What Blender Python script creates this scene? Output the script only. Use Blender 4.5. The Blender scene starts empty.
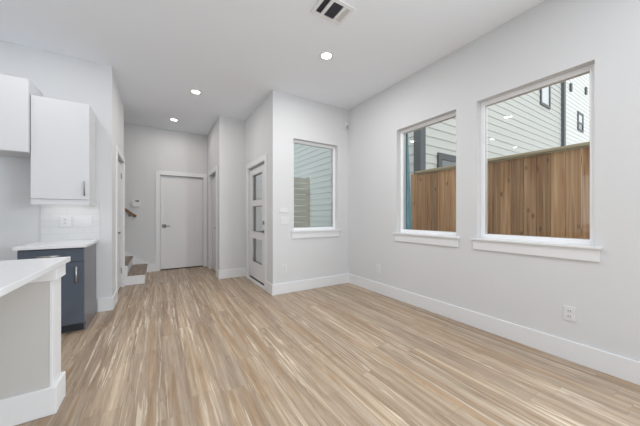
import bpy, bmesh, math, random
from mathutils import Vector, Matrix
random.seed(7)
C = bpy.context.scene.collection
S = bpy.context.scene

# ------------------------------------------------------------------ camera
CAM_H = 1.181
cam_d = bpy.data.cameras.new('camera')
cam_d.sensor_width = 36.0
cam_d.lens = 260.34 / 640 * 36.0
cam_d.shift_y = 2.66 / 640
cam_d.clip_start = 0.02
cam = bpy.data.objects.new('camera', cam_d)
C.objects.link(cam)
cam.location = (0, 0, CAM_H)
cam.rotation_euler = (math.radians(90), 0, math.radians(-31.84))
S.camera = cam

# ------------------------------------------------------------------ world, exposure, large lights
S.view_settings.view_transform = 'Standard'
S.view_settings.look = 'None'
S.view_settings.gamma = 1.0
S.view_settings.use_curve_mapping = False
S.view_settings.exposure = 0.06
S.cycles.use_denoising = True
S.cycles.max_bounces = 14
S.cycles.diffuse_bounces = 8
S.cycles.transparent_max_bounces = 16

world = bpy.data.worlds.new('overcast_sky')
S.world = world
world.use_nodes = True
wn = world.node_tree
bg = wn.nodes['Background']
bg.inputs['Color'].default_value = (0.96, 0.968, 0.972, 1)
bg.inputs['Strength'].default_value = 1.5


def area_light(name, loc, rot, sx, sy, power, col):
    l = bpy.data.lights.new(name, 'AREA')
    l.shape = 'RECTANGLE'
    l.size = sx
    l.size_y = sy
    l.energy = power
    l.color = col
    o = bpy.data.objects.new(name, l)
    o.location = loc
    o.rotation_euler = rot
    C.objects.link(o)
    return o


R90 = math.radians(90)
XR_IN = 2.854 + 0.10
# daylight through the glazed patio opening behind the camera and the kitchen window on the left
area_light('daylight_patio', (0.9, -2.86, 1.25), (R90, 0, 0), 3.4, 2.3, 5, (0.84, 0.93, 1.0))
area_light('daylight_kitchen', (-3.66, 1.2, 1.6), (0, -R90, 0), 1.3, 2.0, 10, (0.84, 0.93, 1.0))
area_light('side_fill', (XR_IN - 0.01, -1.35, 1.55), (0, R90, 0), 1.5, 1.9, 125, (0.84, 0.93, 1.0))  # added fill lamp, out of view, to brighten surfaces facing the right wall

# ------------------------------------------------------------------ dimensions of the place
XR, YF, XC, ZC = 2.854, 3.648, 1.442, 3.05
YK, XL, YB, XB, YN = 4.147, -0.495, 6.554, 0.967, 5.102
YS = 5.47          # end of the left hall wall, where the stairs open
X0, Y0 = -3.6, -2.8
T = 0.13

# ------------------------------------------------------------------ materials


def mat(name, col, rough=0.5, metal=0.0, spec=0.5, noise=0.0, scale=40, bump=0.0, emit=None, estr=0):
    m = bpy.data.materials.new(name)
    m.use_nodes = True
    nt = m.node_tree
    b = nt.nodes['Principled BSDF']
    b.inputs['Base Color'].default_value = (*col, 1)
    b.inputs['Roughness'].default_value = rough
    b.inputs['Metallic'].default_value = metal
    b.inputs['Specular IOR Level'].default_value = spec
    tc = nt.nodes.new('ShaderNodeTexCoord')
    no = nt.nodes.new('ShaderNodeTexNoise')
    no.inputs['Scale'].default_value = scale
    no.inputs['Detail'].default_value = 4
    nt.links.new(tc.outputs['Object'], no.inputs['Vector'])
    if noise > 0:
        cr = nt.nodes.new('ShaderNodeMix')
        cr.data_type = 'RGBA'
        cr.inputs[6].default_value = (*[c * (1 - noise) for c in col], 1)
        cr.inputs[7].default_value = (*[min(1, c * (1 + noise)) for c in col], 1)
        nt.links.new(no.outputs['Fac'], cr.inputs[0])
        nt.links.new(cr.outputs[2], b.inputs['Base Color'])
    if bump > 0:
        bp = nt.nodes.new('ShaderNodeBump')
        bp.inputs['Strength'].default_value = bump
        bp.inputs['Distance'].default_value = 0.002
        nt.links.new(no.outputs['Fac'], bp.inputs['Height'])
        nt.links.new(bp.outputs['Normal'], b.inputs['Normal'])
    if emit:
        b.inputs['Emission Color'].default_value = (*emit, 1)
        b.inputs['Emission Strength'].default_value = estr
    return m


M = {}
M['wall'] = mat('painted_wall', (0.672, 0.684, 0.70), 0.75, spec=0.2, noise=0.01, scale=120, bump=0.08)
M['ceil'] = mat('painted_ceiling', (0.86, 0.895, 0.945), 0.85, spec=0.15, noise=0.01, scale=150, bump=0.1)
M['trim'] = mat('semi_gloss_trim', (0.77, 0.785, 0.805), 0.4, spec=0.4, noise=0.005)
M['door'] = mat('painted_door', (0.74, 0.74, 0.765), 0.45, spec=0.4, noise=0.005)
M['island'] = mat('shaded_island_paint', (0.56, 0.555, 0.54), 0.5, spec=0.35, noise=0.006)  # darkened to hold the shade under the counter overhang
M['cab'] = mat('white_cabinet', (0.64, 0.65, 0.67), 0.35, spec=0.4, noise=0.004)
M['slate'] = mat('slate_cabinet', (0.085, 0.103, 0.135), 0.38, spec=0.4, noise=0.02)
M['kick'] = mat('toe_kick', (0.03, 0.034, 0.04), 0.6)
M['quartz'] = mat('white_quartz', (0.72, 0.73, 0.75), 0.22, spec=0.5, noise=0.02, scale=9)
M['steel'] = mat('brushed_steel', (0.30, 0.30, 0.30), 0.35, metal=0.8, noise=0.02)
M['endpanel'] = mat('lit_slate_end_panel', (0.145, 0.145, 0.16), 0.3, spec=0.5, noise=0.02)  # slate lightened to carry the light falling on the cabinet side
M['nickel'] = mat('satin_nickel', (0.62, 0.60, 0.58), 0.3, metal=1.0, noise=0.02)
M['darkmetal'] = mat('aged_nickel', (0.22, 0.21, 0.20), 0.35, metal=0.9, noise=0.03)
M['plate'] = mat('white_plastic', (0.72, 0.73, 0.745), 0.35, noise=0.004)
M['lens'] = mat('sensor_lens', (0.42, 0.42, 0.42), 0.3)
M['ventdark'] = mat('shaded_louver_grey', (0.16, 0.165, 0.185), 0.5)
M['slot'] = mat('dark_slot', (0.05, 0.05, 0.05), 0.6)
M['black'] = mat('gap_shade_black', (0.015, 0.014, 0.014), 0.7)  # stands in for the shade in the gaps under the doors
M['vent'] = mat('vent_enamel', (0.80, 0.81, 0.82), 0.4, noise=0.004)
M['duct'] = mat('duct_shade', (0.06, 0.065, 0.075), 0.8, noise=0.05)  # dark colour stands in for the unlit duct
M['diff'] = mat('lamp_diffuser', (1, 1, 1), 0.5, emit=(1.0, 0.97, 0.92), estr=9)
M['led'] = mat('led_diffuser', (1, 1, 1), 0.5, emit=(1.0, 0.98, 0.95), estr=1.6)
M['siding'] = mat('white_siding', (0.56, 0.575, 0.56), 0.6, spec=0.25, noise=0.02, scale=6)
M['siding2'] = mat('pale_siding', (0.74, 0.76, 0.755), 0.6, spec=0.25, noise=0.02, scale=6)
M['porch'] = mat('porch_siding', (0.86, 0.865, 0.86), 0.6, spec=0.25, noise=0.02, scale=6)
M['jamb'] = mat('grey_door_jamb', (0.16, 0.155, 0.155), 0.55, noise=0.03)
M['graytrim'] = mat('gray_exterior_trim', (0.075, 0.088, 0.098), 0.5, noise=0.04)
M['darkframe'] = mat('dark_window_frame', (0.05, 0.058, 0.066), 0.45, noise=0.04)
M['farpane'] = mat('far_window_pane', (0.10, 0.12, 0.14), 0.06, spec=0.9, noise=0.05)
M['palepane'] = mat('far_window_blind', (0.55, 0.60, 0.62), 0.15, spec=0.8, noise=0.08, scale=5)
M['vinyl'] = mat('white_vinyl', (0.90, 0.91, 0.93), 0.35, spec=0.4, noise=0.004)
M['teal'] = mat('teal_fabric', (0.15, 0.29, 0.345), 0.7, noise=0.12, scale=14)
M['gravel'] = mat('gravel', (0.55, 0.53, 0.50), 0.9, noise=0.3, scale=60, bump=0.6)
M['tanwood'] = mat('tan_gate_boards', (0.74, 0.68, 0.59), 0.7, noise=0.06, scale=8)
M['alu'] = mat('mill_aluminium', (0.5, 0.5, 0.5), 0.4, metal=0.9)


def glass_mat(name, tint=(0.97, 0.985, 0.98)):
    m = bpy.data.materials.new(name)
    m.use_nodes = True
    nt = m.node_tree
    nt.nodes.clear()
    out = nt.nodes.new('ShaderNodeOutputMaterial')
    tr = nt.nodes.new('ShaderNodeBsdfTransparent')
    tr.inputs['Color'].default_value = (*tint, 1)
    gl = nt.nodes.new('ShaderNodeBsdfGlossy')
    gl.inputs['Roughness'].default_value = 0.01
    fr = nt.nodes.new('ShaderNodeFresnel')
    fr.inputs['IOR'].default_value = 1.52
    ge = nt.nodes.new('ShaderNodeNewGeometry')
    inv = nt.nodes.new('ShaderNodeMath')
    inv.operation = 'SUBTRACT'
    inv.inputs[0].default_value = 1.0
    nt.links.new(ge.outputs['Backfacing'], inv.inputs[1])
    mu = nt.nodes.new('ShaderNodeMath')
    mu.operation = 'MULTIPLY'
    nt.links.new(fr.outputs[0], mu.inputs[0])
    nt.links.new(inv.outputs[0], mu.inputs[1])
    mx = nt.nodes.new('ShaderNodeMixShader')
    nt.links.new(mu.outputs[0], mx.inputs[0])
    nt.links.new(tr.outputs[0], mx.inputs[1])
    nt.links.new(gl.outputs[0], mx.inputs[2])
    nt.links.new(mx.outputs[0], out.inputs['Surface'])
    return m


M['glass'] = glass_mat('window_glass')
M['glassblue'] = glass_mat('tinted_window_glass', (0.80, 0.845, 0.85))


def N(nt, kind, **kw):
    n = nt.nodes.new(kind)
    for k, v in kw.items():
        setattr(n, k, v)
    return n


def math_node(nt, op, a, b=None):
    n = nt.nodes.new('ShaderNodeMath')
    n.operation = op
    for i, v in enumerate((a, b)):
        if v is None:
            continue
        if hasattr(v, 'node'):
            nt.links.new(v, n.inputs[i])
        else:
            n.inputs[i].default_value = v
    return n.outputs[0]


def ramp(nt, fac, stops):
    r = nt.nodes.new('ShaderNodeValToRGB')
    e = r.color_ramp.elements
    while len(e) < len(stops):
        e.new(0.5)
    for i, (p, c) in enumerate(stops):
        e[i].position = p
        e[i].color = (*c, 1)
    nt.links.new(fac, r.inputs[0])
    return r.outputs[0]


def mixc(nt, fac, a, b, mode='MIX'):
    n = nt.nodes.new('ShaderNodeMix')
    n.data_type = 'RGBA'
    n.blend_type = mode
    for idx, v in ((0, fac), (6, a), (7, b)):
        if hasattr(v, 'node'):
            nt.links.new(v, n.inputs[idx])
        elif idx == 0:
            n.inputs[0].default_value = v
        else:
            n.inputs[idx].default_value = (*v, 1)
    return n.outputs[2]


def floor_material():
    """Vinyl planks running into the room: long streaky boards of tan, grey-brown and cream."""
    m = bpy.data.materials.new('streaky_plank_floor')
    m.use_nodes = True
    nt = m.node_tree
    b = nt.nodes['Principled BSDF']
    tc = N(nt, 'ShaderNodeTexCoord')
    sep = N(nt, 'ShaderNodeSeparateXYZ')
    nt.links.new(tc.outputs['Object'], sep.inputs[0])
    X, Y = sep.outputs[0], sep.outputs[1]
    PW, PL = 0.182, 1.22
    xi = math_node(nt, 'DIVIDE', math_node(nt, 'ADD', X, 20.03), PW)
    ix = math_node(nt, 'FLOOR', xi)
    fx = math_node(nt, 'FRACT', xi)
    wn1 = N(nt, 'ShaderNodeTexWhiteNoise', noise_dimensions='1D')
    nt.links.new(ix, wn1.inputs['W'])
    yi = math_node(nt, 'ADD', math_node(nt, 'DIVIDE', math_node(nt, 'ADD', Y, 20.0), PL), wn1.outputs['Value'])
    iy = math_node(nt, 'FLOOR', yi)
    fy = math_node(nt, 'FRACT', yi)
    cid = N(nt, 'ShaderNodeCombineXYZ')
    nt.links.new(ix, cid.inputs[0])
    nt.links.new(iy, cid.inputs[1])
    wn2 = N(nt, 'ShaderNodeTexWhiteNoise', noise_dimensions='3D')
    nt.links.new(cid.outputs[0], wn2.inputs['Vector'])
    rnd = wn2.outputs['Value']
    wn3 = N(nt, 'ShaderNodeTexWhiteNoise', noise_dimensions='3D')
    off = N(nt, 'ShaderNodeVectorMath', operation='ADD')
    off.inputs[1].default_value = (7.3, 3.1, 1.7)
    nt.links.new(cid.outputs[0], off.inputs[0])
    nt.links.new(off.outputs[0], wn3.inputs['Vector'])
    rnd2 = wn3.outputs['Value']

    def grain(sx, sy, detail, rough, zmul, dist=0.0, scale=1.0):
        c = N(nt, 'ShaderNodeCombineXYZ')
        nt.links.new(math_node(nt, 'MULTIPLY', X, sx), c.inputs[0])
        nt.links.new(math_node(nt, 'MULTIPLY', Y, sy), c.inputs[1])
        nt.links.new(math_node(nt, 'ADD', math_node(nt, 'MULTIPLY', wn1.outputs['Value'], zmul), math_node(nt, 'MULTIPLY', rnd, 0.9)), c.inputs[2])
        n = N(nt, 'ShaderNodeTexNoise')
        n.inputs['Scale'].default_value = scale
        n.inputs['Detail'].default_value = detail
        n.inputs['Roughness'].default_value = rough
        n.inputs['Distortion'].default_value = dist
        nt.links.new(c.outputs[0], n.inputs['Vector'])
        return n.outputs['Fac']
    broad = grain(15, 0.5, 4, 0.6, 60, 0.9)
    fine = grain(55, 3.0, 6, 0.7, 37, 0.8)
    pale = grain(36, 1.3, 3, 0.5, 91, 0.8)
    brown = grain(17, 0.55, 4, 0.55, 143, 0.9)
    col = ramp(nt, broad, FLOOR_RAMP)
    # cream sapwood streaks
    pf = ramp(nt, pale, [(0.60, (0, 0, 0)), (0.67, (1, 1, 1))])
    col = mixc(nt, math_node(nt, 'MULTIPLY', pf, 0.8), col, FLOOR_CREAM)
    bf = ramp(nt, brown, [(0.545, (0, 0, 0)), (0.61, (1, 1, 1))])
    col = mixc(nt, math_node(nt, 'MULTIPLY', bf, 0.62), col, FLOOR_BROWN)
    dl = grain(11, 0.55, 3, 0.55, 211, 0.9)
    dist = math_node(nt, 'ABSOLUTE', math_node(nt, 'SUBTRACT', dl, 0.5))
    df = ramp(nt, dist, [(0.0, (1, 1, 1)), (0.018, (0, 0, 0))])
    col = mixc(nt, math_node(nt, 'MULTIPLY', df, 0.45), col, (0.20, 0.14, 0.095))
    ff = ramp(nt, fine, [(0.3, (0.74, 0.73, 0.72)), (0.7, (1.16, 1.16, 1.15))])
    col = mixc(nt, 1.0, col, ff, 'MULTIPLY')
    pt = ramp(nt, rnd2, [(0.0, (0.93, 0.93, 0.94)), (0.5, (1.0, 0.99, 0.98)), (1.0, (1.07, 1.06, 1.03))])
    col = mixc(nt, 1.0, col, pt, 'MULTIPLY')
    # knots
    kc = N(nt, 'ShaderNodeCombineXYZ')
    nt.links.new(math_node(nt, 'MULTIPLY', X, 5.0), kc.inputs[0])
    nt.links.new(math_node(nt, 'MULTIPLY', Y, 1.7), kc.inputs[1])
    vo = N(nt, 'ShaderNodeTexVoronoi')
    vo.inputs['Scale'].default_value = 1.0
    nt.links.new(kc.outputs[0], vo.inputs['Vector'])
    kf = ramp(nt, vo.outputs['Distance'], [(0.02, (1, 1, 1)), (0.10, (0, 0, 0))])
    col = mixc(nt, math_node(nt, 'MULTIPLY', kf, 0.55), col, (0.16, 0.10, 0.065))
    # seams
    ex = math_node(nt, 'MINIMUM', fx, math_node(nt, 'SUBTRACT', 1.0, fx))
    ey = math_node(nt, 'MINIMUM', fy, math_node(nt, 'SUBTRACT', 1.0, fy))
    sx = math_node(nt, 'LESS_THAN', ex, 0.007)
    sy = math_node(nt, 'LESS_THAN', ey, 0.0013)
    seam = math_node(nt, 'MAXIMUM', sx, sy)
    col = mixc(nt, math_node(nt, 'MULTIPLY', seam, 0.25), col, (0.12, 0.085, 0.06))
    nt.links.new(col, b.inputs['Base Color'])
    b.inputs['Roughness'].default_value = 0.38
    b.inputs['Specular IOR Level'].default_value = 0.45
    bp = N(nt, 'ShaderNodeBump')
    bp.inputs['Strength'].default_value = 0.12
    bp.inputs['Distance'].default_value = 0.002
    nt.links.new(fine, bp.inputs['Height'])
    nt.links.new(bp.outputs['Normal'], b.inputs['Normal'])
    return m


FLOOR_RAMP = [(0.28, (0.25, 0.175, 0.115)), (0.42, (0.36, 0.275, 0.20)), (0.54, (0.43, 0.34, 0.255)), (0.72, (0.55, 0.45, 0.345))]
FLOOR_CREAM = (0.70, 0.61, 0.49)
FLOOR_BROWN = (0.36, 0.23, 0.125)
M['floor'] = floor_material()


def wood_material(name, stops, axis='Z', sx=22, sl=1.2, knots=0.0, rough=0.7, rndamt=0.25):
    m = bpy.data.materials.new(name)
    m.use_nodes = True
    nt = m.node_tree
    b = nt.nodes['Principled BSDF']
    tc = N(nt, 'ShaderNodeTexCoord')
    oi = N(nt, 'ShaderNodeObjectInfo')
    mp = N(nt, 'ShaderNodeMapping')
    sc = [sx, sx, sx]
    sc['XYZ'.index(axis)] = sl
    mp.inputs['Scale'].default_value = sc
    nt.links.new(tc.outputs['Object'], mp.inputs[0])
    ad = N(nt, 'ShaderNodeVectorMath', operation='ADD')
    nt.links.new(mp.outputs[0], ad.inputs[0])
    r = math_node(nt, 'MULTIPLY', oi.outputs['Random'], 40.0)
    cb = N(nt, 'ShaderNodeCombineXYZ')
    for i in range(3):
        nt.links.new(r, cb.inputs[i])
    nt.links.new(cb.outputs[0], ad.inputs[1])
    n = N(nt, 'ShaderNodeTexNoise')
    n.inputs['Scale'].default_value = 1.0
    n.inputs['Detail'].default_value = 5
    n.inputs['Distortion'].default_value = 0.6
    nt.links.new(ad.outputs[0], n.inputs['Vector'])
    col = ramp(nt, n.outputs['Fac'], stops)
    v = ramp(nt, oi.outputs['Random'], [(0, (1 - rndamt,) * 3), (1, (1 + rndamt,) * 3)])
    col = mixc(nt, 1.0, col, v, 'MULTIPLY')
    if knots > 0:
        mp2 = N(nt, 'ShaderNodeMapping')
        s2 = [9, 9, 9]
        s2['XYZ'.index(axis)] = 4.0
        mp2.inputs['Scale'].default_value = s2
        nt.links.new(tc.outputs['Object'], mp2.inputs[0])
        ad2 = N(nt, 'ShaderNodeVectorMath', operation='ADD')
        nt.links.new(mp2.outputs[0], ad2.inputs[0])
        nt.links.new(cb.outputs[0], ad2.inputs[1])
        vo = N(nt, 'ShaderNodeTexVoronoi')
        vo.inputs['Scale'].default_value = 1.0
        nt.links.new(ad2.outputs[0], vo.inputs['Vector'])
        kf = ramp(nt, vo.outputs['Distance'], [(0.06, (1, 1, 1)), (0.2, (0, 0, 0))])
        col = mixc(nt, math_node(nt, 'MULTIPLY', kf, knots), col, (0.10, 0.055, 0.03))
    nt.links.new(col, b.inputs['Base Color'])
    b.inputs['Roughness'].default_value = rough
    b.inputs['Specular IOR Level'].default_value = 0.25
    return m


M['cedar'] = wood_material('cedar_boards', [(0.28, (0.22, 0.11, 0.05)), (0.42, (0.38, 0.215, 0.105)), (0.55, (0.42, 0.255, 0.14)), (0.72, (0.58, 0.385, 0.22))], 'Z', sx=30, sl=0.9, knots=0.75, rndamt=0.32)
M['capwood'] = wood_material('weathered_cap', [(0.3, (0.34, 0.285, 0.185)), (0.6, (0.47, 0.41, 0.28))], 'Y', rndamt=0.1)
M['tread'] = wood_material('stair_tread_wood', [(0.3, (0.19, 0.145, 0.11)), (0.6, (0.33, 0.265, 0.205))], 'Y', sx=18, rndamt=0.05, rough=0.45)
M['rail'] = wood_material('handrail_wood', [(0.3, (0.15, 0.085, 0.045)), (0.7, (0.25, 0.155, 0.085))], 'X', rndamt=0.05, rough=0.4)


def tile_material():
    m = bpy.data.materials.new('white_backsplash_tile')
    m.use_nodes = True
    nt = m.node_tree
    b = nt.nodes['Principled BSDF']
    tc = N(nt, 'ShaderNodeTexCoord')
    mp = N(nt, 'ShaderNodeMapping')
    mp.inputs['Rotation'].default_value = (R90, 0, 0)
    nt.links.new(tc.outputs['Object'], mp.inputs[0])
    br = N(nt, 'ShaderNodeTexBrick')
    br.inputs['Color1'].default_value = (0.70, 0.71, 0.72, 1)
    br.inputs['Color2'].default_value = (0.66, 0.67, 0.68, 1)
    br.inputs['Mortar'].default_value = (0.62, 0.63, 0.64, 1)
    br.inputs['Scale'].default_value = 1.0
    br.inputs['Mortar Size'].default_value = 0.003
    br.inputs['Brick Width'].default_value = 0.30
    br.inputs['Row Height'].default_value = 0.075
    nt.links.new(mp.outputs[0], br.inputs['Vector'])
    nt.links.new(br.outputs['Color'], b.inputs['Base Color'])
    b.inputs['Roughness'].default_value = 0.18
    return m


M['tile'] = tile_material()

# ------------------------------------------------------------------ mesh helpers


class MB:
    """Collects boxes, prisms and tubes and links them as ONE mesh object."""

    def __init__(self):
        self.bm = bmesh.new()

    def box(self, x0, x1, y0, y1, z0, z1):
        x0, x1 = min(x0, x1), max(x0, x1)
        y0, y1 = min(y0, y1), max(y0, y1)
        z0, z1 = min(z0, z1), max(z0, z1)
        v = [self.bm.verts.new(p) for p in ((x0, y0, z0), (x1, y0, z0), (x1, y1, z0), (x0, y1, z0),
                                            (x0, y0, z1), (x1, y0, z1), (x1, y1, z1), (x0, y1, z1))]
        for f in ((0, 3, 2, 1), (4, 5, 6, 7), (0, 1, 5, 4), (1, 2, 6, 5), (2, 3, 7, 6), (3, 0, 4, 7)):
            self.bm.faces.new([v[i] for i in f])
        return self

    def prism(self, pts, vec):
        """pts: a planar outline; extruded by vec."""
        vec = Vector(vec)
        a = [self.bm.verts.new(p) for p in pts]
        b = [self.bm.verts.new(Vector(p) + vec) for p in pts]
        n = len(pts)
        self.bm.faces.new(a)
        self.bm.faces.new(b[::-1])
        for i in range(n):
            self.bm.faces.new([a[i], b[i], b[(i + 1) % n], a[(i + 1) % n]])
        bmesh.ops.recalc_face_normals(self.bm, faces=self.bm.faces)
        return self

    def tube(self, p, q, r, seg=20, r2=None):
        p, q = Vector(p), Vector(q)
        d = q - p
        mat4 = Matrix.Translation((p + q) / 2) @ d.to_track_quat('Z', 'Y').to_matrix().to_4x4()
        bmesh.ops.create_cone(self.bm, cap_ends=True, segments=seg, radius1=r, radius2=r if r2 is None else r2,
                              depth=d.length, matrix=mat4)
        return self

    def ring(self, c, r0, r1, z0, z1, seg=40):
        """A flat annulus with thickness about the vertical axis."""
        vs = []
        for r, z in ((r0, z0), (r1, z0), (r1, z1), (r0, z1)):
            vs.append([self.bm.verts.new((c[0] + r * math.cos(2 * math.pi * k / seg), c[1] + r * math.sin(2 * math.pi * k / seg), z)) for k in range(seg)])
        for i in range(4):
            a, b = vs[i], vs[(i + 1) % 4]
            for k in range(seg):
                self.bm.faces.new([a[k], a[(k + 1) % seg], b[(k + 1) % seg], b[k]])
        bmesh.ops.recalc_face_normals(self.bm, faces=self.bm.faces)
        return self

    def frame_x(self, x0, x1, y0, y1, z0, z1, w, wb=None):
        """Rectangular frame lying in a plane of constant x."""
        wb = w if wb is None else wb
        self.box(x0, x1, y0, y0 + w, z0, z1)
        self.box(x0, x1, y1 - w, y1, z0, z1)
        self.box(x0, x1, y0 + w, y1 - w, z1 - w, z1)
        if wb > 0:
            self.box(x0, x1, y0 + w, y1 - w, z0, z0 + wb)
        return self

    def frame_y(self, y0, y1, x0, x1, z0, z1, w, wb=None):
        wb = w if wb is None else wb
        self.box(x0, x0 + w, y0, y1, z0, z1)
        self.box(x1 - w, x1, y0, y1, z0, z1)
        self.box(x0 + w, x1 - w, y0, y1, z1 - w, z1)
        if wb > 0:
            self.box(x0 + w, x1 - w, y0, y1, z0, z0 + wb)
        return self

    def build(self, name, material, parent=None, bevel=0.0, smooth=False):
        me = bpy.data.meshes.new(name)
        self.bm.to_mesh(me)
        self.bm.free()
        me.materials.append(material)
        o = bpy.data.objects.new(name, me)
        C.objects.link(o)
        if parent is not None:
            o.parent = parent
            o.matrix_parent_inverse = Matrix.Translation(-Vector(parent.location)) if not parent.parent else Matrix.Translation(-world_loc(parent))
        if smooth:
            for p in me.polygons:
                p.use_smooth = len(p.vertices) == 4
        if bevel > 0:
            bv = o.modifiers.new('bevel', 'BEVEL')
            bv.width = bevel
            bv.segments = 2
            bv.limit_method = 'ANGLE'
        return o


def world_loc(o):
    v = Vector((0, 0, 0))
    if o.parent is None:
        return Vector(o.location)
    return v          # parts are meshes built in world coordinates, so their own origin sits at the world's


def thing(name, label, cat, loc, group=None):
    o = bpy.data.objects.new(name, None)
    o.empty_display_size = 0.1
    o.location = loc
    C.objects.link(o)
    o['label'] = label
    o['category'] = cat
    if group:
        o['group'] = group
    return o


def tag(o, label, cat, group=None):
    o['label'] = label
    o['category'] = cat
    if group:
        o['group'] = group
    return o


def struct(o):
    o['kind'] = 'structure'
    return o


def struct_root(name, loc):
    o = bpy.data.objects.new(name, None)
    o.location = loc
    C.objects.link(o)
    o['kind'] = 'structure'
    return o


def cuts(a, b, holes, z0, z1):
    """Rectangles (u0,u1,v0,v1) that cover a..b, z0..z1 except the holes."""
    us = sorted({a, b, *[h[0] for h in holes], *[h[1] for h in holes]})
    out = []
    for u0, u1 in zip(us, us[1:]):
        hs = sorted([h for h in holes if h[0] <= u0 + 1e-6 and h[1] >= u1 - 1e-6], key=lambda h: h[2])
        z = z0
        for h in hs:
            if h[2] > z + 1e-6:
                out.append((u0, u1, z, h[2]))
            z = h[3]
        if z < z1 - 1e-6:
            out.append((u0, u1, z, z1))
    return out


def wall_x(name, x0, x1, a, b, holes=(), z0=0, z1=ZC, m='wall'):
    mb = MB()
    for u0, u1, v0, v1 in cuts(a, b, holes, z0, z1):
        mb.box(x0, x1, u0, u1, v0, v1)
    return struct(mb.build(name, M[m]))


def wall_y(name, y0, y1, a, b, holes=(), z0=0, z1=ZC, m='wall'):
    mb = MB()
    for u0, u1, v0, v1 in cuts(a, b, holes, z0, z1):
        mb.box(u0, u1, y0, y1, v0, v1)
    return struct(mb.build(name, M[m]))


# ------------------------------------------------------------------ room shell
WZ0, WZ1 = 0.945, 2.385
WR = (0.588, 1.462)
WL = (1.685, 2.545)
WN = (1.781, 2.622)

mb = MB()
mb.box(X0 - T, XR + T, Y0 - T, YF + T, -0.12, 0)
mb.box(X0 - T, XC + T, YF + T, YN + T, -0.12, 0)
mb.box(X0 - T, XB + T, YN + T, YB + T, -0.12, 0)
struct(mb.build('floor', M['floor']))
mb = MB()
mb.box(X0 - T, XR + T, Y0 - T, YF + T, ZC, ZC + 0.12)
mb.box(X0 - T, XC + T, YF + T, YN + T, ZC, ZC + 0.12)
mb.box(X0 - T, XB + T, YN + T, YB + T, ZC, ZC + 0.12)
struct(mb.build('ceiling', M['ceil']))

wall_x('wall_right', XR, XR + T, Y0, YF, [(-2.3, -0.4, 0.8, 2.3), (*WR, WZ0 - 0.02, WZ1), (*WL, WZ0 - 0.02, WZ1)])  # opening behind the camera is added for the side fill lamp
wall_y('wall_far', YF, YF + T, XC, XR + T, [(*WN, WZ0 - 0.02, WZ1)])
FD = (3.965, 4.885)      # front door opening along y
wall_x('wall_entry', XC, XC + T, YF + T, YN, [(*FD, 0, 2.06)])
wall_y('wall_nook', YN, YN + T, XB, XC + T)
HD = (5.39, 6.18)        # hall door on the right
wall_x('wall_hall_right', XB, XB + T, YN + T, YB, [(*HD, 0, 2.06)])
BD = (0.035, 0.885)      # door at the end of the hall
wall_y('wall_back', YB, YB + T, -2.75, XB + T, [(*BD, 0, 2.06)])
LD = (4.56, 5.375)       # hall door on the left
wall_x('wall_hall_left', XL - T, XL, YK + T, YS, [(*LD, 0, 2.06)])
wall_y('wall_kitchen', YK, YK + T, X0 - T, XL)
wall_y('wall_stair', YS - T, YS, -2.75, XL - T)
wall_x('wall_stair_end', -2.75 - T, -2.75, YS - T, YB + T)
wall_x('wall_left', X0 - T, X0, Y0, YK, [(0.2, 2.2, 0.95, 2.25)])
wall_y('wall_rear', Y0 - T, Y0, X0 - T, XR + T, [(-0.8, 2.6, 0.1, 2.4)])

# baseboards
BH, BT = 0.162, 0.016


def base(name, boxes):
    mb = MB()
    for x0, x1, y0, y1 in boxes:
        mb.box(x0, x1, y0, y1, 0, BH)
    return struct(mb.build(name, M['trim'], bevel=0.004))


CW = 0.088               # casing width
base('baseboard_right', [(XR - BT, XR, Y0, YF - BT)])
base('baseboard_far', [(XC, XR, YF - BT, YF)])
base('baseboard_entry', [(XC - BT, XC, YF - BT, FD[0] - CW), (XC - BT, XC, FD[1] + CW, YN - BT)])
base('baseboard_nook', [(XB, XC, YN - BT, YN)])
base('baseboard_hall_right', [(XB - BT, XB, YN - BT, HD[0] - CW), (XB - BT, XB, HD[1] + CW, YB - BT)])
base('baseboard_kitchen', [(-0.632, XL, YK - BT, YK), (X0, -1.11, YK - BT, YK)])
base('baseboard_hall_left', [(XL, XL + BT, YK - BT, LD[0] - CW)])
base('baseboard_back', [(XB - 0.005, XB, YB - BT, YB), (-0.17, BD[0] - CW, YB - BT, YB)])

# ------------------------------------------------------------------ windows


def window_right(name, ya, yb):
    root = struct_root(name, (XR, (ya + yb) / 2, WZ0))
    fx0, fx1 = XR + 0.075, XR + T + 0.005
    MB().frame_x(fx0, fx1, ya, yb, WZ0, WZ1, 0.042).build('window_frame', M['vinyl'], root, bevel=0.003)
    MB().frame_x(fx0 + 0.018, fx0 + 0.03, ya + 0.036, yb - 0.036, WZ0 + 0.036, WZ1 - 0.036, 0.011).build('glazing_gasket', M['alu'], root)
    MB().box(fx0 + 0.02, fx0 + 0.026, ya + 0.04, yb - 0.04, WZ0 + 0.04, WZ1 - 0.04).build('pane', M['glass'], root)
    MB().box(XR - 0.034, fx0 + 0.004, ya - 0.042, ya, WZ0 - 0.02, WZ0 - 0.0015).box(XR - 0.034, fx0 + 0.004, ya, yb, WZ0 - 0.02, WZ0)\
        .box(XR - 0.034, XR, yb, yb + 0.042, WZ0 - 0.02, WZ0).build('window_sill', M['trim'], root, bevel=0.003) if False else None
    sill = MB()
    sill.box(XR - 0.034, XR, ya - 0.045, yb + 0.045, WZ0 - 0.02, WZ0)
    sill.box(XR, fx0 + 0.004, ya, yb, WZ0 - 0.02, WZ0)
    sill.build('window_sill', M['trim'], root, bevel=0.003)
    MB().box(XR - 0.016, XR, ya - 0.03, yb + 0.03, WZ0 - 0.118, WZ0 - 0.02).build('sill_apron', M['trim'], root, bevel=0.003)
    return root


window_right('window_1', *WR)
window_right('window_2', *WL)

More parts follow.
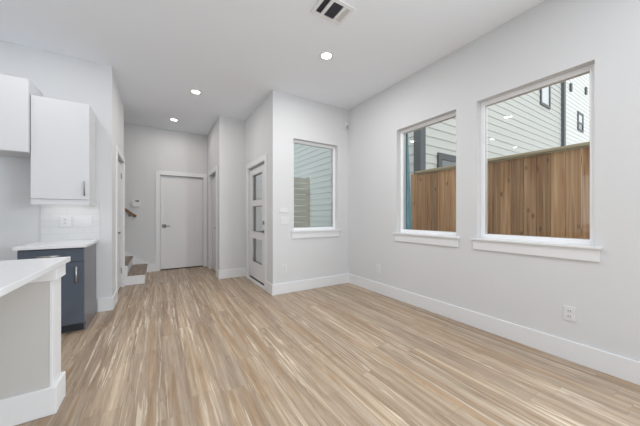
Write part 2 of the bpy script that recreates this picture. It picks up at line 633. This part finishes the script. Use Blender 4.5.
root = struct_root('window_3', ((WN[0] + WN[1]) / 2, YF, WZ0))
fy0, fy1 = YF + 0.075, YF + T + 0.005
MB().frame_y(fy0, fy1, WN[0], WN[1], WZ0, WZ1, 0.042).build('window_frame', M['vinyl'], root, bevel=0.003)
MB().frame_y(fy0 + 0.018, fy0 + 0.03, WN[0] + 0.036, WN[1] - 0.036, WZ0 + 0.036, WZ1 - 0.036, 0.011).build('glazing_gasket', M['alu'], root)
MB().box(WN[0] + 0.04, WN[1] - 0.04, fy0 + 0.02, fy0 + 0.026, WZ0 + 0.04, WZ1 - 0.04).build('pane', M['glassblue'], root)
sill = MB()
sill.box(WN[0] - 0.045, WN[1] + 0.045, YF - 0.034, YF, WZ0 - 0.02, WZ0)
sill.box(WN[0], WN[1], YF, fy0 + 0.004, WZ0 - 0.02, WZ0)
sill.build('window_sill', M['trim'], root, bevel=0.003)
MB().box(WN[0] - 0.03, WN[1] + 0.03, YF - 0.016, YF, WZ0 - 0.118, WZ0 - 0.02).build('sill_apron', M['trim'], root, bevel=0.003)

# ------------------------------------------------------------------ doors
SG = 0.028   # slab recess behind the wall face


def casing_x(x, s, d, root, far=True, near=True):
    """Flat casing on a wall of constant x; s = +1 when the room lies on the +x side."""
    mb = MB()
    a, b = (x, x + s * 0.018)
    zt = 2.06
    if near:
        mb.box(a, b, d[0] - CW, d[0], 0, zt)
    if far:
        mb.box(a, b, d[1], d[1] + CW, 0, zt)
    mb.box(a, b, d[0] - (CW if near else 0), d[1] + (CW if far else 0), zt, zt + CW)
    return mb.build('door_casing', M['trim'], root, bevel=0.003)


# hall end door
root = struct_root('door_1', ((BD[0] + BD[1]) / 2, YB, 0))
MB().box(BD[0] + 0.004, BD[1] - 0.004, YB + SG, YB + SG + 0.042, 0.022, 2.022).build('door_slab', M['door'], root, bevel=0.002)
MB().box(BD[0] + 0.006, BD[1] - 0.006, YB + SG + 0.004, YB + SG + 0.04, 0.001, 0.0215).build('door_gap_shade', M['black'], root)  # black strip paints the dark gap under the slab
MB().box(BD[0], BD[1], YB + SG + 0.05, YB + T - 0.01, 0, 2.06).build('light_block_panel', M['trim'], root)  # full backing board added to keep outside light out of the gaps
mb = MB()
mb.box(BD[0] - CW, BD[0], YB - 0.018, YB, 0, 2.06)
mb.box(BD[1], XB - 0.002, YB - 0.018, YB, 0, 2.06)
mb.box(BD[0] - CW, XB - 0.002, YB - 0.018, YB, 2.06, 2.06 + CW)
mb.build('door_casing', M['trim'], root, bevel=0.003)


def lever(root, p, n, along, m, square=True):
    """Rose and lever: p on the slab face, n the way out of it, along the lever's way."""
    p, n, along = Vector(p), Vector(n), Vector(along)
    mb = MB()
    mb.tube(p, p + n * 0.010, 0.034, 24)
    mb.tube(p + n * 0.008, p + n * 0.055, 0.011, 16)
    h = mb.build('lever_rose', m, root, smooth=True)
    mb = MB()
    q = p + n * 0.05
    mb.tube(q - along * 0.012, q + along * 0.115, 0.0105, 14)
    g = mb.build('door_lever', m, root, smooth=True)
    return g


lever(root, (BD[0] + 0.07, YB + SG, 0.955), (0, -1, 0), (1, 0, 0), M['darkmetal'])
MB().box(BD[0] + 0.03, BD[0] + 0.11, YB + SG - 0.006, YB + SG, 0.915, 0.995).build('lock_plate', M['darkmetal'], root)
for z in (0.25, 1.05, 1.82):
    MB().tube((BD[1] - 0.002, YB + SG - 0.004, z - 0.045), (BD[1] - 0.002, YB + SG - 0.004, z + 0.045), 0.006, 10).build('hinge', M['nickel'], root)

# front door with three lites
root = struct_root('door_2', (XC, (FD[0] + FD[1]) / 2, 0))
LY0, LY1 = 4.187, 4.73
LZ = [(0.336, 0.778), (0.889, 1.355), (1.453, 1.919)]
sx0, sx1 = XC + SG, XC + SG + 0.044
mb = MB()
for u0, u1, v0, v1 in cuts(FD[0] + 0.004, FD[1] - 0.004, [(LY0, LY1, a, b) for a, b in LZ], 0.062, 2.022):
    mb.box(sx0, sx1, u0, u1, v0, v1)
mb.build('door_slab', M['door'], root)
for a, b in LZ:
    MB().frame_x(sx0 - 0.004, sx0 + 0.010, LY0 - 0.012, LY1 + 0.012, a - 0.012, b + 0.012, 0.016).build('glazing_bead', M['door'], root)
    MB().frame_x(sx0 + 0.0245, sx1 + 0.012, LY0 + 0.0005, LY1 - 0.0005, a + 0.0005, b - 0.0005, 0.012).build('outer_glazing_stop', M['jamb'], root)
    MB().box(sx0 + 0.018, sx0 + 0.024, LY0, LY1, a, b).build('pane', M['glass'], root)
MB().box(sx1 + 0.002, XC + T + 0.012, FD[1] - 0.02, FD[1] - 0.0005, 0.031, 2.06).build('outer_jamb', M['jamb'], root)
casing_x(XC, -1, FD, root)
MB().box(XC - 0.012, XC + T, FD[0], FD[1], 0, 0.03).build('threshold', M['trim'], root, bevel=0.004)
MB().box(sx0 + 0.004, sx1 - 0.004, FD[0] + 0.006, FD[1] - 0.006, 0.03, 0.062).build('door_gap_shade', M['black'], root)  # black strip gives the sweep gap its shade
MB().box(sx1 + 0.004, XC + T, FD[0], FD[1], 2.03, 2.06).build('head_stop', M['trim'], root)
lever(root, (sx0, FD[0] + 0.12, 0.92), (-1, 0, 0), (0, 1, 0), M['darkmetal'])
MB().tube((sx0, FD[0] + 0.12, 1.065), (sx0 - 0.022, FD[0] + 0.12, 1.065), 0.032, 24).build('deadbolt', M['darkmetal'], root, smooth=True)

# door on the right of the hall
root = struct_root('door_3', (XB, (HD[0] + HD[1]) / 2, 0))
MB().box(XB + 0.05, XB + 0.092, HD[0] + 0.004, HD[1] - 0.004, 0.02, 2.02).build('door_slab', M['door'], root, bevel=0.002)
MB().box(XB + 0.098, XB + T - 0.005, HD[0], HD[1], 0, 2.06).build('light_block_panel', M['trim'], root)  # unseen backing board, blocks light behind the slab
casing_x(XB, -1, HD, root)
lever(root, (XB + 0.05, HD[0] + 0.075, 0.935), (-1, 0, 0), (0, 1, 0), M['darkmetal'])

# door on the left of the hall
root = struct_root('door_4', (XL, (LD[0] + LD[1]) / 2, 0))
MB().box(XL - SG - 0.042, XL - SG, LD[0] + 0.004, LD[1] - 0.004, 0.024, 2.022).build('door_slab', M['door'], root, bevel=0.002)
MB().box(XL - SG - 0.04, XL - SG - 0.004, LD[0] + 0.006, LD[1] - 0.006, 0.001, 0.0235).build('door_gap_shade', M['black'], root)  # black strip in place of the shaded gap below the door
MB().box(XL - T + 0.005, XL - SG - 0.05, LD[0], LD[1], 0, 2.06).build('light_block_panel', M['trim'], root)  # unseen backing board that stops light leaking round the slab
casing_x(XL, 1, LD, root)
lever(root, (XL - SG, LD[0] + 0.08, 0.935), (1, 0, 0), (0, 1, 0), M['darkmetal'])
for z in (0.28, 1.83):
    MB().tube((XL - SG + 0.004, LD[1] - 0.002, z - 0.045), (XL - SG + 0.004, LD[1] - 0.002, z + 0.045), 0.007, 10).build('hinge', M['darkmetal'], root)

# ------------------------------------------------------------------ stairs
st = thing('staircase', 'short flight of stairs with wood treads and white risers beside the hall end door', 'stairs', (-0.9, (YS + YB) / 2, 0))
RISE, RUN, SX = 0.18, 0.245, -0.19
for k in range(6):
    xe = SX - k * RUN
    zt = RISE * (k + 1)
    ya = YS + 0.004 if k else YS + 0.006
    MB().box(xe - RUN - 0.02, xe - 0.012, ya, YB - 0.022, 0, zt - 0.028).build('riser', M['trim'], st)
    MB().box(xe - RUN - 0.005, xe, ya - 0.002, YB - 0.022, zt - 0.028, zt).build('tread', M['tread'], st, bevel=0.004)
pts = []
sl = RISE / RUN
ys = YB - 0.021
pts = [(-0.02, ys, 0), (-0.02, ys, 0.165), (-0.16, ys, 0.165), (-1.62, ys, 0.165 + 1.46 * sl), (-1.62, ys, 0.0)]
MB().prism(pts, (0, 0.02, 0)).build('skirt_board', M['trim'], st)

hr = thing('handrail', 'brown wooden handrail sloping down the wall over the stairs', 'handrail', (-0.9, YB, 1.4))
e0 = Vector((-0.385, YB - 0.075, 1.16))
dirv = Vector((-1, 0, 0.80)).normalized()
e1 = e0 + dirv * 1.5
nrm = Vector((0.80, 0, 1)).normalized()
w = 0.021
pts = [e0 + nrm * w * 1.2, e0 - nrm * w * 1.2, e1 - nrm * w * 1.2, e1 + nrm * w * 1.2]
mb = MB()
mb.prism([p - Vector((0, w, 0)) for p in pts], (0, 2 * w, 0))
mb.build('rail', M['rail'], hr, bevel=0.008)
for t in (0.12, 1.25):
    p = e0 + dirv * t - nrm * 0.03
    MB().tube(p, p + Vector((0, 0.078, -0.03)), 0.006, 10).tube((p.x, YB - 0.006, p.z - 0.03), (p.x, YB, p.z - 0.03), 0.022, 16).build('bracket', M['darkmetal'], hr)

# ------------------------------------------------------------------ kitchen
CX0, CX1 = -1.105, -0.64
bc = thing('base_cabinet', 'slate blue base cabinet with one drawer over one door, beside the hall corner', 'cabinet', ((CX0 + CX1) / 2, 3.82, 0))
MB().box(CX1 - 0.017, CX1, 3.522, YK - 0.03, 0.09, 0.862).box(CX1 - 0.017, CX1, 3.585, YK - 0.03, 0, 0.09).build('end_panel', M['endpanel'], bc)
MB().box(CX0, CX1 - 0.0175, 3.522, YK - 0.004, 0.09, 0.862).build('cabinet_body', M['slate'], bc)
MB().box(CX0 + 0.01, CX1 - 0.018, 3.59, YK - 0.02, 0, 0.09).build('toe_kick', M['kick'], bc)
dr = MB().box(CX0 + 0.003, CX1 - 0.003, 3.50, 3.521, 0.724, 0.852).build('drawer', M['slate'], bc, bevel=0.002)
do = MB().box(CX0 + 0.003, CX1 - 0.003, 3.50, 3.521, 0.098, 0.718).build('door', M['slate'], bc, bevel=0.002)


def bar_handle(p, q, out, parent, m='nickel'):
    p, q, out = Vector(p), Vector(q), Vector(out)
    d = (q - p).normalized()
    mb = MB()
    mb.tube(p, q, 0.006, 14)
    for e in (p + d * 0.022, q - d * 0.022):
        mb.tube(e, e - out, 0.0045, 10)
    return mb.build('handle', M[m], parent, smooth=True)


bar_handle((-0.972, 3.47, 0.79), (-0.81, 3.47, 0.79), (0, -0.03, 0), dr)
bar_handle((-0.692, 3.47, 0.515), (-0.692, 3.47, 0.675), (0, -0.03, 0), do)
tag(MB().box(CX0 - 0.016, CX1 + 0.026, 3.468, YK - 0.001, 0.8625, 0.893).build('countertop', M['quartz'], bevel=0.003),
    'short white quartz countertop lying on the slate base cabinet', 'countertop')
struct(MB().box(-1.125, -0.612, YK - 0.010, YK - 0.0005, 0.8935, 1.352).build('trim_1', M['tile']))

uc = thing('wall_cabinet', 'white single door wall cabinet with vertical bar handle above the tiled backsplash', 'cabinet', (-0.874, 3.98, 1.354))
UX0, UX1 = -1.102, -0.648
MB().box(UX0, UX1, 3.812, YK - 0.011, 1.354, 2.41).build('cabinet_body', M['cab'], uc)
ud = MB().box(UX0 + 0.002, UX1 - 0.001, 3.79, 3.811, 1.356, 2.408).build('door', M['cab'], uc, bevel=0.0025)
bar_handle((-0.685, 3.76, 1.395), (-0.685, 3.76, 1.555), (0, -0.03, 0), ud, 'steel')
MB().box(UX0, UX1, 3.800, 3.818, 1.297, 1.353).box(UX1 - 0.018, UX1, 3.818, YK - 0.011, 1.297, 1.353).build('light_rail', M['cab'], uc)

fc = thing('fridge_cabinet', 'higher white wall cabinet over the empty fridge space at the left edge', 'cabinet', (-1.56, 3.95, 1.81))
MB().box(-2.02, -1.106, 3.788, YK - 0.004, 1.817, 2.555).build('cabinet_body', M['cab'], fc)
for a, b in ((-2.018, -1.565), (-1.561, -1.108)):
    MB().box(a, b, 3.766, 3.787, 1.819, 2.553).build('door', M['cab'], fc, bevel=0.0025)

lt = thing('under_cabinet_light', 'lit strip light under the white wall cabinet, washing the tiles', 'light', (-0.875, 4.02, 1.34))
MB().box(-1.07, -0.69, 4.02, 4.05, 1.342, 1.3535).build('housing', M['plate'], lt)
MB().box(-1.06, -0.70, 4.024, 4.046, 1.338, 1.342).build('diffuser', M['led'], lt)
ll = bpy.data.lights.new('strip_glow', 'AREA')
ll.shape = 'RECTANGLE'
ll.size, ll.size_y, ll.energy, ll.color = 0.36, 0.022, 0.28, (1.0, 0.98, 0.95)
lo = bpy.data.objects.new('strip_glow', ll)
lo.location = (0, 0, -0.006)
lo.parent = lt
C.objects.link(lo)

# island
isl = thing('kitchen_island', 'white kitchen island end wall with tall baseboard under a thick counter', 'kitchen island', (-1.1, 2.25, 0))
IX = -0.535
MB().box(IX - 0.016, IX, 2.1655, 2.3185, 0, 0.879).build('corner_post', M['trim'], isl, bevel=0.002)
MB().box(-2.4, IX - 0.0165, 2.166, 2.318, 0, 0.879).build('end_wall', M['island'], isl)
mb = MB()
mb.box(-2.4, IX + 0.018, 2.148, 2.166, 0, 0.162)
mb.box(IX, IX + 0.018, 2.166, 2.318, 0, 0.162)
mb.box(-2.4, IX + 0.018, 2.318, 2.336, 0, 0.162)
mb.build('baseboard', M['trim'], isl, bevel=0.004)
mb = MB()
mb.box(-2.4, IX + 0.018, 2.148, 2.166, 0.795, 0.879)
mb.box(IX, IX + 0.018, 2.166, 2.318, 0.795, 0.879)
mb.box(-2.4, IX + 0.018, 2.318, 2.336, 0.795, 0.879)
mb.build('cap_trim', M['trim'], isl, bevel=0.002)
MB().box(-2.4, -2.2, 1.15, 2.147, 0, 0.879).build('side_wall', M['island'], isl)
tag(MB().box(-2.45, -0.494, 1.12, 2.338, 0.8795, 0.911).build('island_countertop', M['quartz'], bevel=0.003),
    'large white quartz countertop on the kitchen island in the left foreground', 'countertop')

# ------------------------------------------------------------------ plates on the walls


def plate_on(axis, sign, c, u0, u1, z0, z1, name, label, cat, kind, m_plate='plate', group=None):
    """A wall plate: axis 'x'/'y' is the wall's normal, sign the way into the room, c the wall's coordinate."""
    def bx(mb, d0, d1, a, b, za, zb):
        lo, hi = c + sign * d0, c + sign * d1
        return mb.box(lo, hi, a, b, za, zb) if axis == 'x' else mb.box(a, b, lo, hi, za, zb)
    uc_, zc_ = (u0 + u1) / 2, (z0 + z1) / 2
    t = thing(name, label, cat, (c, uc_, zc_) if axis == 'x' else (uc_, c, zc_), group)
    bx(MB(), 0, 0.007, u0, u1, z0, z1).build('cover_plate', M[m_plate], t, bevel=0.002)
    if kind == 'outlet':
        for dz in (-0.021, 0.021):
            r = bx(MB(), 0.007, 0.0095, uc_ - 0.017, uc_ + 0.017, zc_ + dz - 0.014, zc_ + dz + 0.014).build('receptacle', M[m_plate], t, bevel=0.001)
            for du in (-0.007, 0.007):
                bx(MB(), 0.0095, 0.0103, uc_ + du - 0.0018, uc_ + du + 0.0018, zc_ + dz - 0.004, zc_ + dz + 0.008).build('slot', M['slot'], r)
    else:
        n = kind
        wdt = (u1 - u0 - 0.026) / n
        for k in range(n):
            a = u0 + 0.013 + k * wdt
            bx(MB(), 0.007, 0.011, a + 0.005, a + wdt - 0.005, zc_ - 0.034, zc_ + 0.034).build('rocker', M[m_plate], t, bevel=0.0015)
    return t


plate_on('x', -1, XR, 0.692, 0.768, 0.322, 0.442, 'wall_outlet', 'white duplex outlet low on the right wall below the larger window', 'outlet', 'outlet')
plate_on('x', -1, XR, 2.865, 2.941, 0.314, 0.434, 'wall_outlet', 'white outlet low on the right wall near the room corner', 'outlet', 'outlet')
plate_on('y', -1, YF, 1.590, 1.668, 0.316, 0.440, 'wall_outlet', 'white outlet low on the wall beside the narrow window', 'outlet', 'outlet')
plate_on('y', -1, YF, 1.560, 1.700, 1.05, 1.168, 'light_switch', 'white multi gang switch plate left of the narrow window', 'light switch', 3)
plate_on('y', -1, YF, 1.545, 1.685, 1.228, 1.30, 'wall_keypad', 'flat white keypad plate above the switch plate by the narrow window', 'keypad', 1)
plate_on('y', -1, YK - 0.010, -0.965, -0.872, 1.05, 1.178, 'wall_outlet', 'white outlet on the backsplash tiles, left of the wider plate', 'outlet', 'outlet')
plate_on('y', -1, YK - 0.010, -0.846, -0.68, 1.05, 1.178, 'light_switch', 'wide white switch plate on the backsplash tiles', 'light switch', 3)

al = thing('alarm_panel', 'small white wall panel above the handrail beside the hall end door', 'alarm panel', (-0.395, YB, 1.43))
MB().box(-0.462, -0.322, YB - 0.035, YB, 1.365, 1.50).build('housing', M['plate'], al, bevel=0.006)
MB().box(-0.40, -0.335, YB - 0.0365, YB - 0.034, 1.468, 1.494).build('display', M['slot'], al)
MB().box(-0.455, -0.41, YB - 0.039, YB - 0.034, 1.375, 1.49).build('flap', M['plate'], al, bevel=0.002)

ms = thing('motion_sensor', 'small white motion sensor high up in the room corner', 'motion sensor', (2.80, YF, 2.74))
MB().prism([(2.768, YF, 2.68), (2.768, YF - 0.03, 2.685), (2.845, YF - 0.03, 2.685), (2.845, YF, 2.68)], (0, 0, 0.13)).build('housing', M['plate'], ms, bevel=0.006)
MB().prism([(2.78, YF - 0.03, 2.70), (2.79, YF - 0.046, 2.705), (2.823, YF - 0.046, 2.705), (2.833, YF - 0.03, 2.70)], (0, 0, 0.05)).build('lens', M['lens'], ms, bevel=0.003)

# ------------------------------------------------------------------ ceiling fittings
LIGHTS = [
    (1.667, 2.541, 'recessed ceiling light nearest the camera, between vent and narrow window'),
    (0.479, 4.323, 'middle one of the three recessed ceiling lights, where the hall begins'),
    (0.259, 5.808, 'farthest recessed ceiling light, in front of the hall end door'),
    (0.28, 2.30, 'recessed ceiling light out of frame above the living room'),
    (-1.0, 3.17, 'recessed ceiling light out of frame above the slate cabinet'),
    (-2.34, 3.21, 'recessed ceiling light out of frame at the far left of the kitchen'),
    (1.667, 0.1, 'recessed ceiling light out of frame above the camera on the right'),
    (-1.0, 0.6, 'recessed ceiling light out of frame above the island counter'),
    (1.667, -1.6, 'added recessed fill light out of frame far behind the camera on the right'),  # extra lamp added to brighten the sides that face right
    (0.4, -1.5, 'recessed ceiling light out of frame behind the camera'),
]
LAMP_W = 15.5
for x, y, lab in LIGHTS:
    t = thing('recessed_light', lab, 'ceiling light', (x, y, ZC), 'recessed ceiling lights')
    MB().ring((x, y), 0.0565, 0.084, ZC - 0.006, ZC).build('trim_ring', M['vent'], t, smooth=False)
    MB().tube((x, y, ZC - 0.004), (x, y, ZC), 0.056, 40).build('diffuser', M['diff'], t)
    d = bpy.data.lights.new('lamp_glow', 'AREA')
    d.shape = 'DISK'
    d.size = 0.11
    d.energy = LAMP_W * (0.36 if y > 5 else 0.52 if y > 4 else (0.12 if y < 1 else 0.33) if x < -0.5 else 0.5 if y < 1 else 0.5 if x < 1 else 1.1)
    d.color = (1.0, 0.93, 0.85) if y > 4 else (1.0, 0.98, 0.96)
    o = bpy.data.objects.new('lamp_glow', d)
    o.location = (0, 0, -0.008)
    o.parent = t
    C.objects.link(o)

vt = thing('ceiling_vent', 'white ceiling air vent with dark louvers at the top of the picture', 'air vent', (1.345, 1.945, ZC))
VX0, VX1, VY0, VY1 = 1.185, 1.505, 1.825, 2.065
mb = MB()
z0, z1 = ZC - 0.010, ZC
banks = [(1.213, 1.268), (1.300, 1.405), (1.432, 1.482)]
for u0, u1, v0, v1 in cuts(VX0, VX1, [(a, b, VY0 + 0.032, VY1 - 0.032) for a, b in banks], VY0, VY1):
    mb.box(u0, u1, v0, v1, z0, z1)
mb.build('vent_frame', M['vent'], vt)
MB().box(VX0 + 0.01, VX1 - 0.01, VY0 + 0.01, VY1 - 0.01, ZC - 0.0012, ZC - 0.0002).build('duct_shade_sheet', M['duct'], vt)  # flat dark sheet painted as the shade inside the duct


def blade(p0, p1, tilt, wid, parent, m='ventdark'):
    """A louver from p0 to p1, turned by tilt about its own length."""
    p0, p1 = Vector(p0), Vector(p1)
    d = (p1 - p0).normalized()
    side = d.cross(Vector((0, 0, 1)))
    up = Vector((0, 0, 1))
    wv = (side * math.cos(tilt) + up * math.sin(tilt)) * wid / 2
    nv = d.cross(wv).normalized() * 0.0006
    MB().prism([p0 - wv - nv, p0 + wv - nv, p0 + wv + nv, p0 - wv + nv], p1 - p0).build('louver', M[m], parent)


zb = ZC - 0.0065
for k in range(4):
    x = 1.219 + k * 0.0145
    blade((x, VY0 + 0.032, zb), (x, VY1 - 0.032, zb), math.radians(52), 0.010, vt)
for k in range(11):
    y = VY0 + 0.039 + k * 0.0162
    blade((1.300, y, zb), (1.405, y, zb), math.radians(-50), 0.010, vt)
for k in range(4):
    x = 1.438 + k * 0.0125
    blade((x, VY0 + 0.032, zb), (x, VY1 - 0.032, zb), math.radians(-35), 0.0125, vt, 'vent')

# ------------------------------------------------------------------ outside
GZ = -0.25
struct(MB().box(XR + T, 24, -4, 3.29, GZ - 0.1, GZ).box(XC + T + 0.001, 4.32, 3.78, 16, GZ - 0.1, GZ)
       .box(XR + T, 4.32, 3.29, 3.78, GZ - 0.1, GZ).build('ground', M['gravel']))


def lap_siding(name, p0, p1, out, z0, z1, e, m, parent, holes=()):
    """Real lap boards: each course leans out at its foot by 14 mm. p0-p1 along the wall (x,y), out = its outward way."""
    mb = MB()
    p0, p1, out = Vector((*p0, 0)), Vector((*p1, 0)), Vector((*out, 0))
    z = z0
    along = p1 - p0
    while z < z1 - 1e-4:
        zt = min(z + e, z1)
        a = p0 + Vector((0, 0, z))
        pts = [a, a + out * 0.022, p0 + out * 0.006 + Vector((0, 0, zt)), p0 + Vector((0, 0, zt))]
        mb.prism(pts, along)
        z = zt
    return mb.build(name, m, parent)


FX = 4.2
fe = thing('cedar_fence', 'tall cedar board fence with flat cap rail outside the right windows', 'fence', (FX, 0.5, GZ))
y = -3.0
k = 0
while y < 3.26:
    wv = 0.142
    z1 = 1.985
    MB().box(FX + random.uniform(0, 0.004), FX + 0.019, y, y + wv - 0.005, GZ + 0.03, z1).build('fence_board', M['cedar'], fe)
    y += wv
for z in (0.1, 0.95, 1.8):
    MB().box(FX + 0.02, FX + 0.058, -3.0, 3.26, z, z + 0.09).build('fence_rail', M['capwood'], fe)
for y in (-2.9, -0.5, 1.9):
    MB().box(FX + 0.058, FX + 0.148, y, y + 0.09, GZ, 1.93).build('fence_post', M['capwood'], fe)
MB().box(FX - 0.045, FX + 0.085, -3.0, 3.27, 1.99, 2.022).build('cap_rail', M['capwood'], fe)
MB().box(FX - 0.014, FX - 0.002, -3.0, 3.27, 1.968, 1.9895).build('fascia_strip', M['capwood'], fe)

# neighbouring house: near corner just beyond the fence
HX, HY = 4.36, 3.30
EXP = 0.178
nh = thing('neighbor_house', 'white lap sided neighbouring house with dark corner trim beyond the cedar fence', 'house', (8.2, 5, GZ))
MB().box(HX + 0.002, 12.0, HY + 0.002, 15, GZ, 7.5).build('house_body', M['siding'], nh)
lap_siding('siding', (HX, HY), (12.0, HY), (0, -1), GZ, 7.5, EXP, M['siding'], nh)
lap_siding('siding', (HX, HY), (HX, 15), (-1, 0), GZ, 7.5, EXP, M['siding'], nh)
MB().box(HX - 0.03, HX + 0.13, HY - 0.03, HY + 0.0, GZ, 7.5).box(HX - 0.03, HX, HY, HY + 0.13, GZ, 7.5).build('corner_trim', M['graytrim'], nh)
MB().box(11.96, 12.12, HY - 0.10, HY, GZ, 7.5).build('downspout', M['graytrim'], nh)


def ext_window(x0, x1, z0, z1, y, parent, m_pane, fw, rail=None):
    f = MB().frame_y(y - 0.05, y, x0, x1, z0, z1, fw)
    if rail:
        f.box(x0 + fw, x1 - fw, y - 0.045, y, rail - 0.03, rail + 0.03)
    f = f.build('window', M['darkframe'], parent)
    if rail:
        MB().box(x0 + fw, x1 - fw, y - 0.03, y - 0.024, z0 + fw, rail - 0.03).build('pane', M['farpane'], f)
        MB().box(x0 + fw, x1 - fw, y - 0.03, y - 0.024, rail + 0.03, z1 - fw).build('pane', m_pane, f)
    else:
        MB().box(x0 + fw, x1 - fw, y - 0.03, y - 0.024, z0 + fw, z1 - fw).build('pane', m_pane, f)


ext_window(4.88, 6.1, 1.0, 2.48, HY, nh, M['farpane'], 0.13)
ext_window(10.12, 10.9, 4.66, 6.3, HY, nh, M['palepane'], 0.08)

dh = thing('distant_house', 'second pale lap sided house right of the dark downspout', 'house', (17, 6, GZ))
H2 = 3.55
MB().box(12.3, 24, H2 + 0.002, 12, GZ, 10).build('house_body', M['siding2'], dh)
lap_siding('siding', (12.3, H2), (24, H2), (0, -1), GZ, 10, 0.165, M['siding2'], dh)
ext_window(14.72, 15.42, 4.72, 5.5, H2, dh, M['palepane'], 0.08, 5.06)
for x, z in ((13.78, 6.1), (15.7, 6.45)):
    MB().box(x, x + 0.16, H2 - 0.07, H2, z, z + 0.30).build('vent_hood', M['darkframe'], dh)

# porch side of this house, seen through the front door's glass and the narrow window
ph = thing('porch_wall', 'white lap sided porch wall outside the front door glass', 'porch wall', (1.95, YN + 0.06, GZ))
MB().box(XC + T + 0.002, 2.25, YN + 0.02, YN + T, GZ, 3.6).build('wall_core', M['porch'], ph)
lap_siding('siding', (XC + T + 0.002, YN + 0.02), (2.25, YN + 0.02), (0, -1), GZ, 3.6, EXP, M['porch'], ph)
gt = thing('yard_gate', 'tan slatted yard gate seen low through the left of the narrow window', 'gate', (2.58, 5.15, GZ))
MB().box(2.27, 2.35, 5.14, 5.22, GZ, 2.05).build('gate_post', M['tanwood'], gt)
MB().box(2.84, 2.92, 5.14, 5.22, GZ, 2.05).build('gate_post', M['tanwood'], gt)
z = GZ + 0.05
while z < 1.95:
    MB().box(2.352, 2.918, 5.115, 5.137, z, z + 0.112).build('gate_slat', M['tanwood'], gt)
    z += 0.124

# teal sheet fixed to the outside wall, hanging over the left edge of the second window
mb = MB()
n = 9
XO = XR + T + 0.006
for k in range(n):
    t0, t1 = k / n, (k + 1) / n
    za, zb_ = 2.50 - 1.72 * t0, 2.50 - 1.72 * t1
    ra, rb = 2.48 - 0.095 * t0, 2.48 - 0.095 * t1
    for j in range(6):
        def P(r_, u, z):
            return (XO + 0.012 + 0.011 * math.sin(u * 17 + z * 0.6), 2.76 + (r_ - 2.76) * u, z)
        mb.prism([P(ra, j / 6, za), P(ra, (j + 1) / 6, za), P(rb, (j + 1) / 6, zb_), P(rb, j / 6, zb_)], (0.004, 0, 0))
mb.box(XR + T + 0.0005, XO + 0.012, 2.50, 2.76, 2.47, 2.51)
tag(mb.build('teal_sheet', M['teal']), 'teal sheet hanging outside at the left edge of the smaller right wall window', 'sheet')
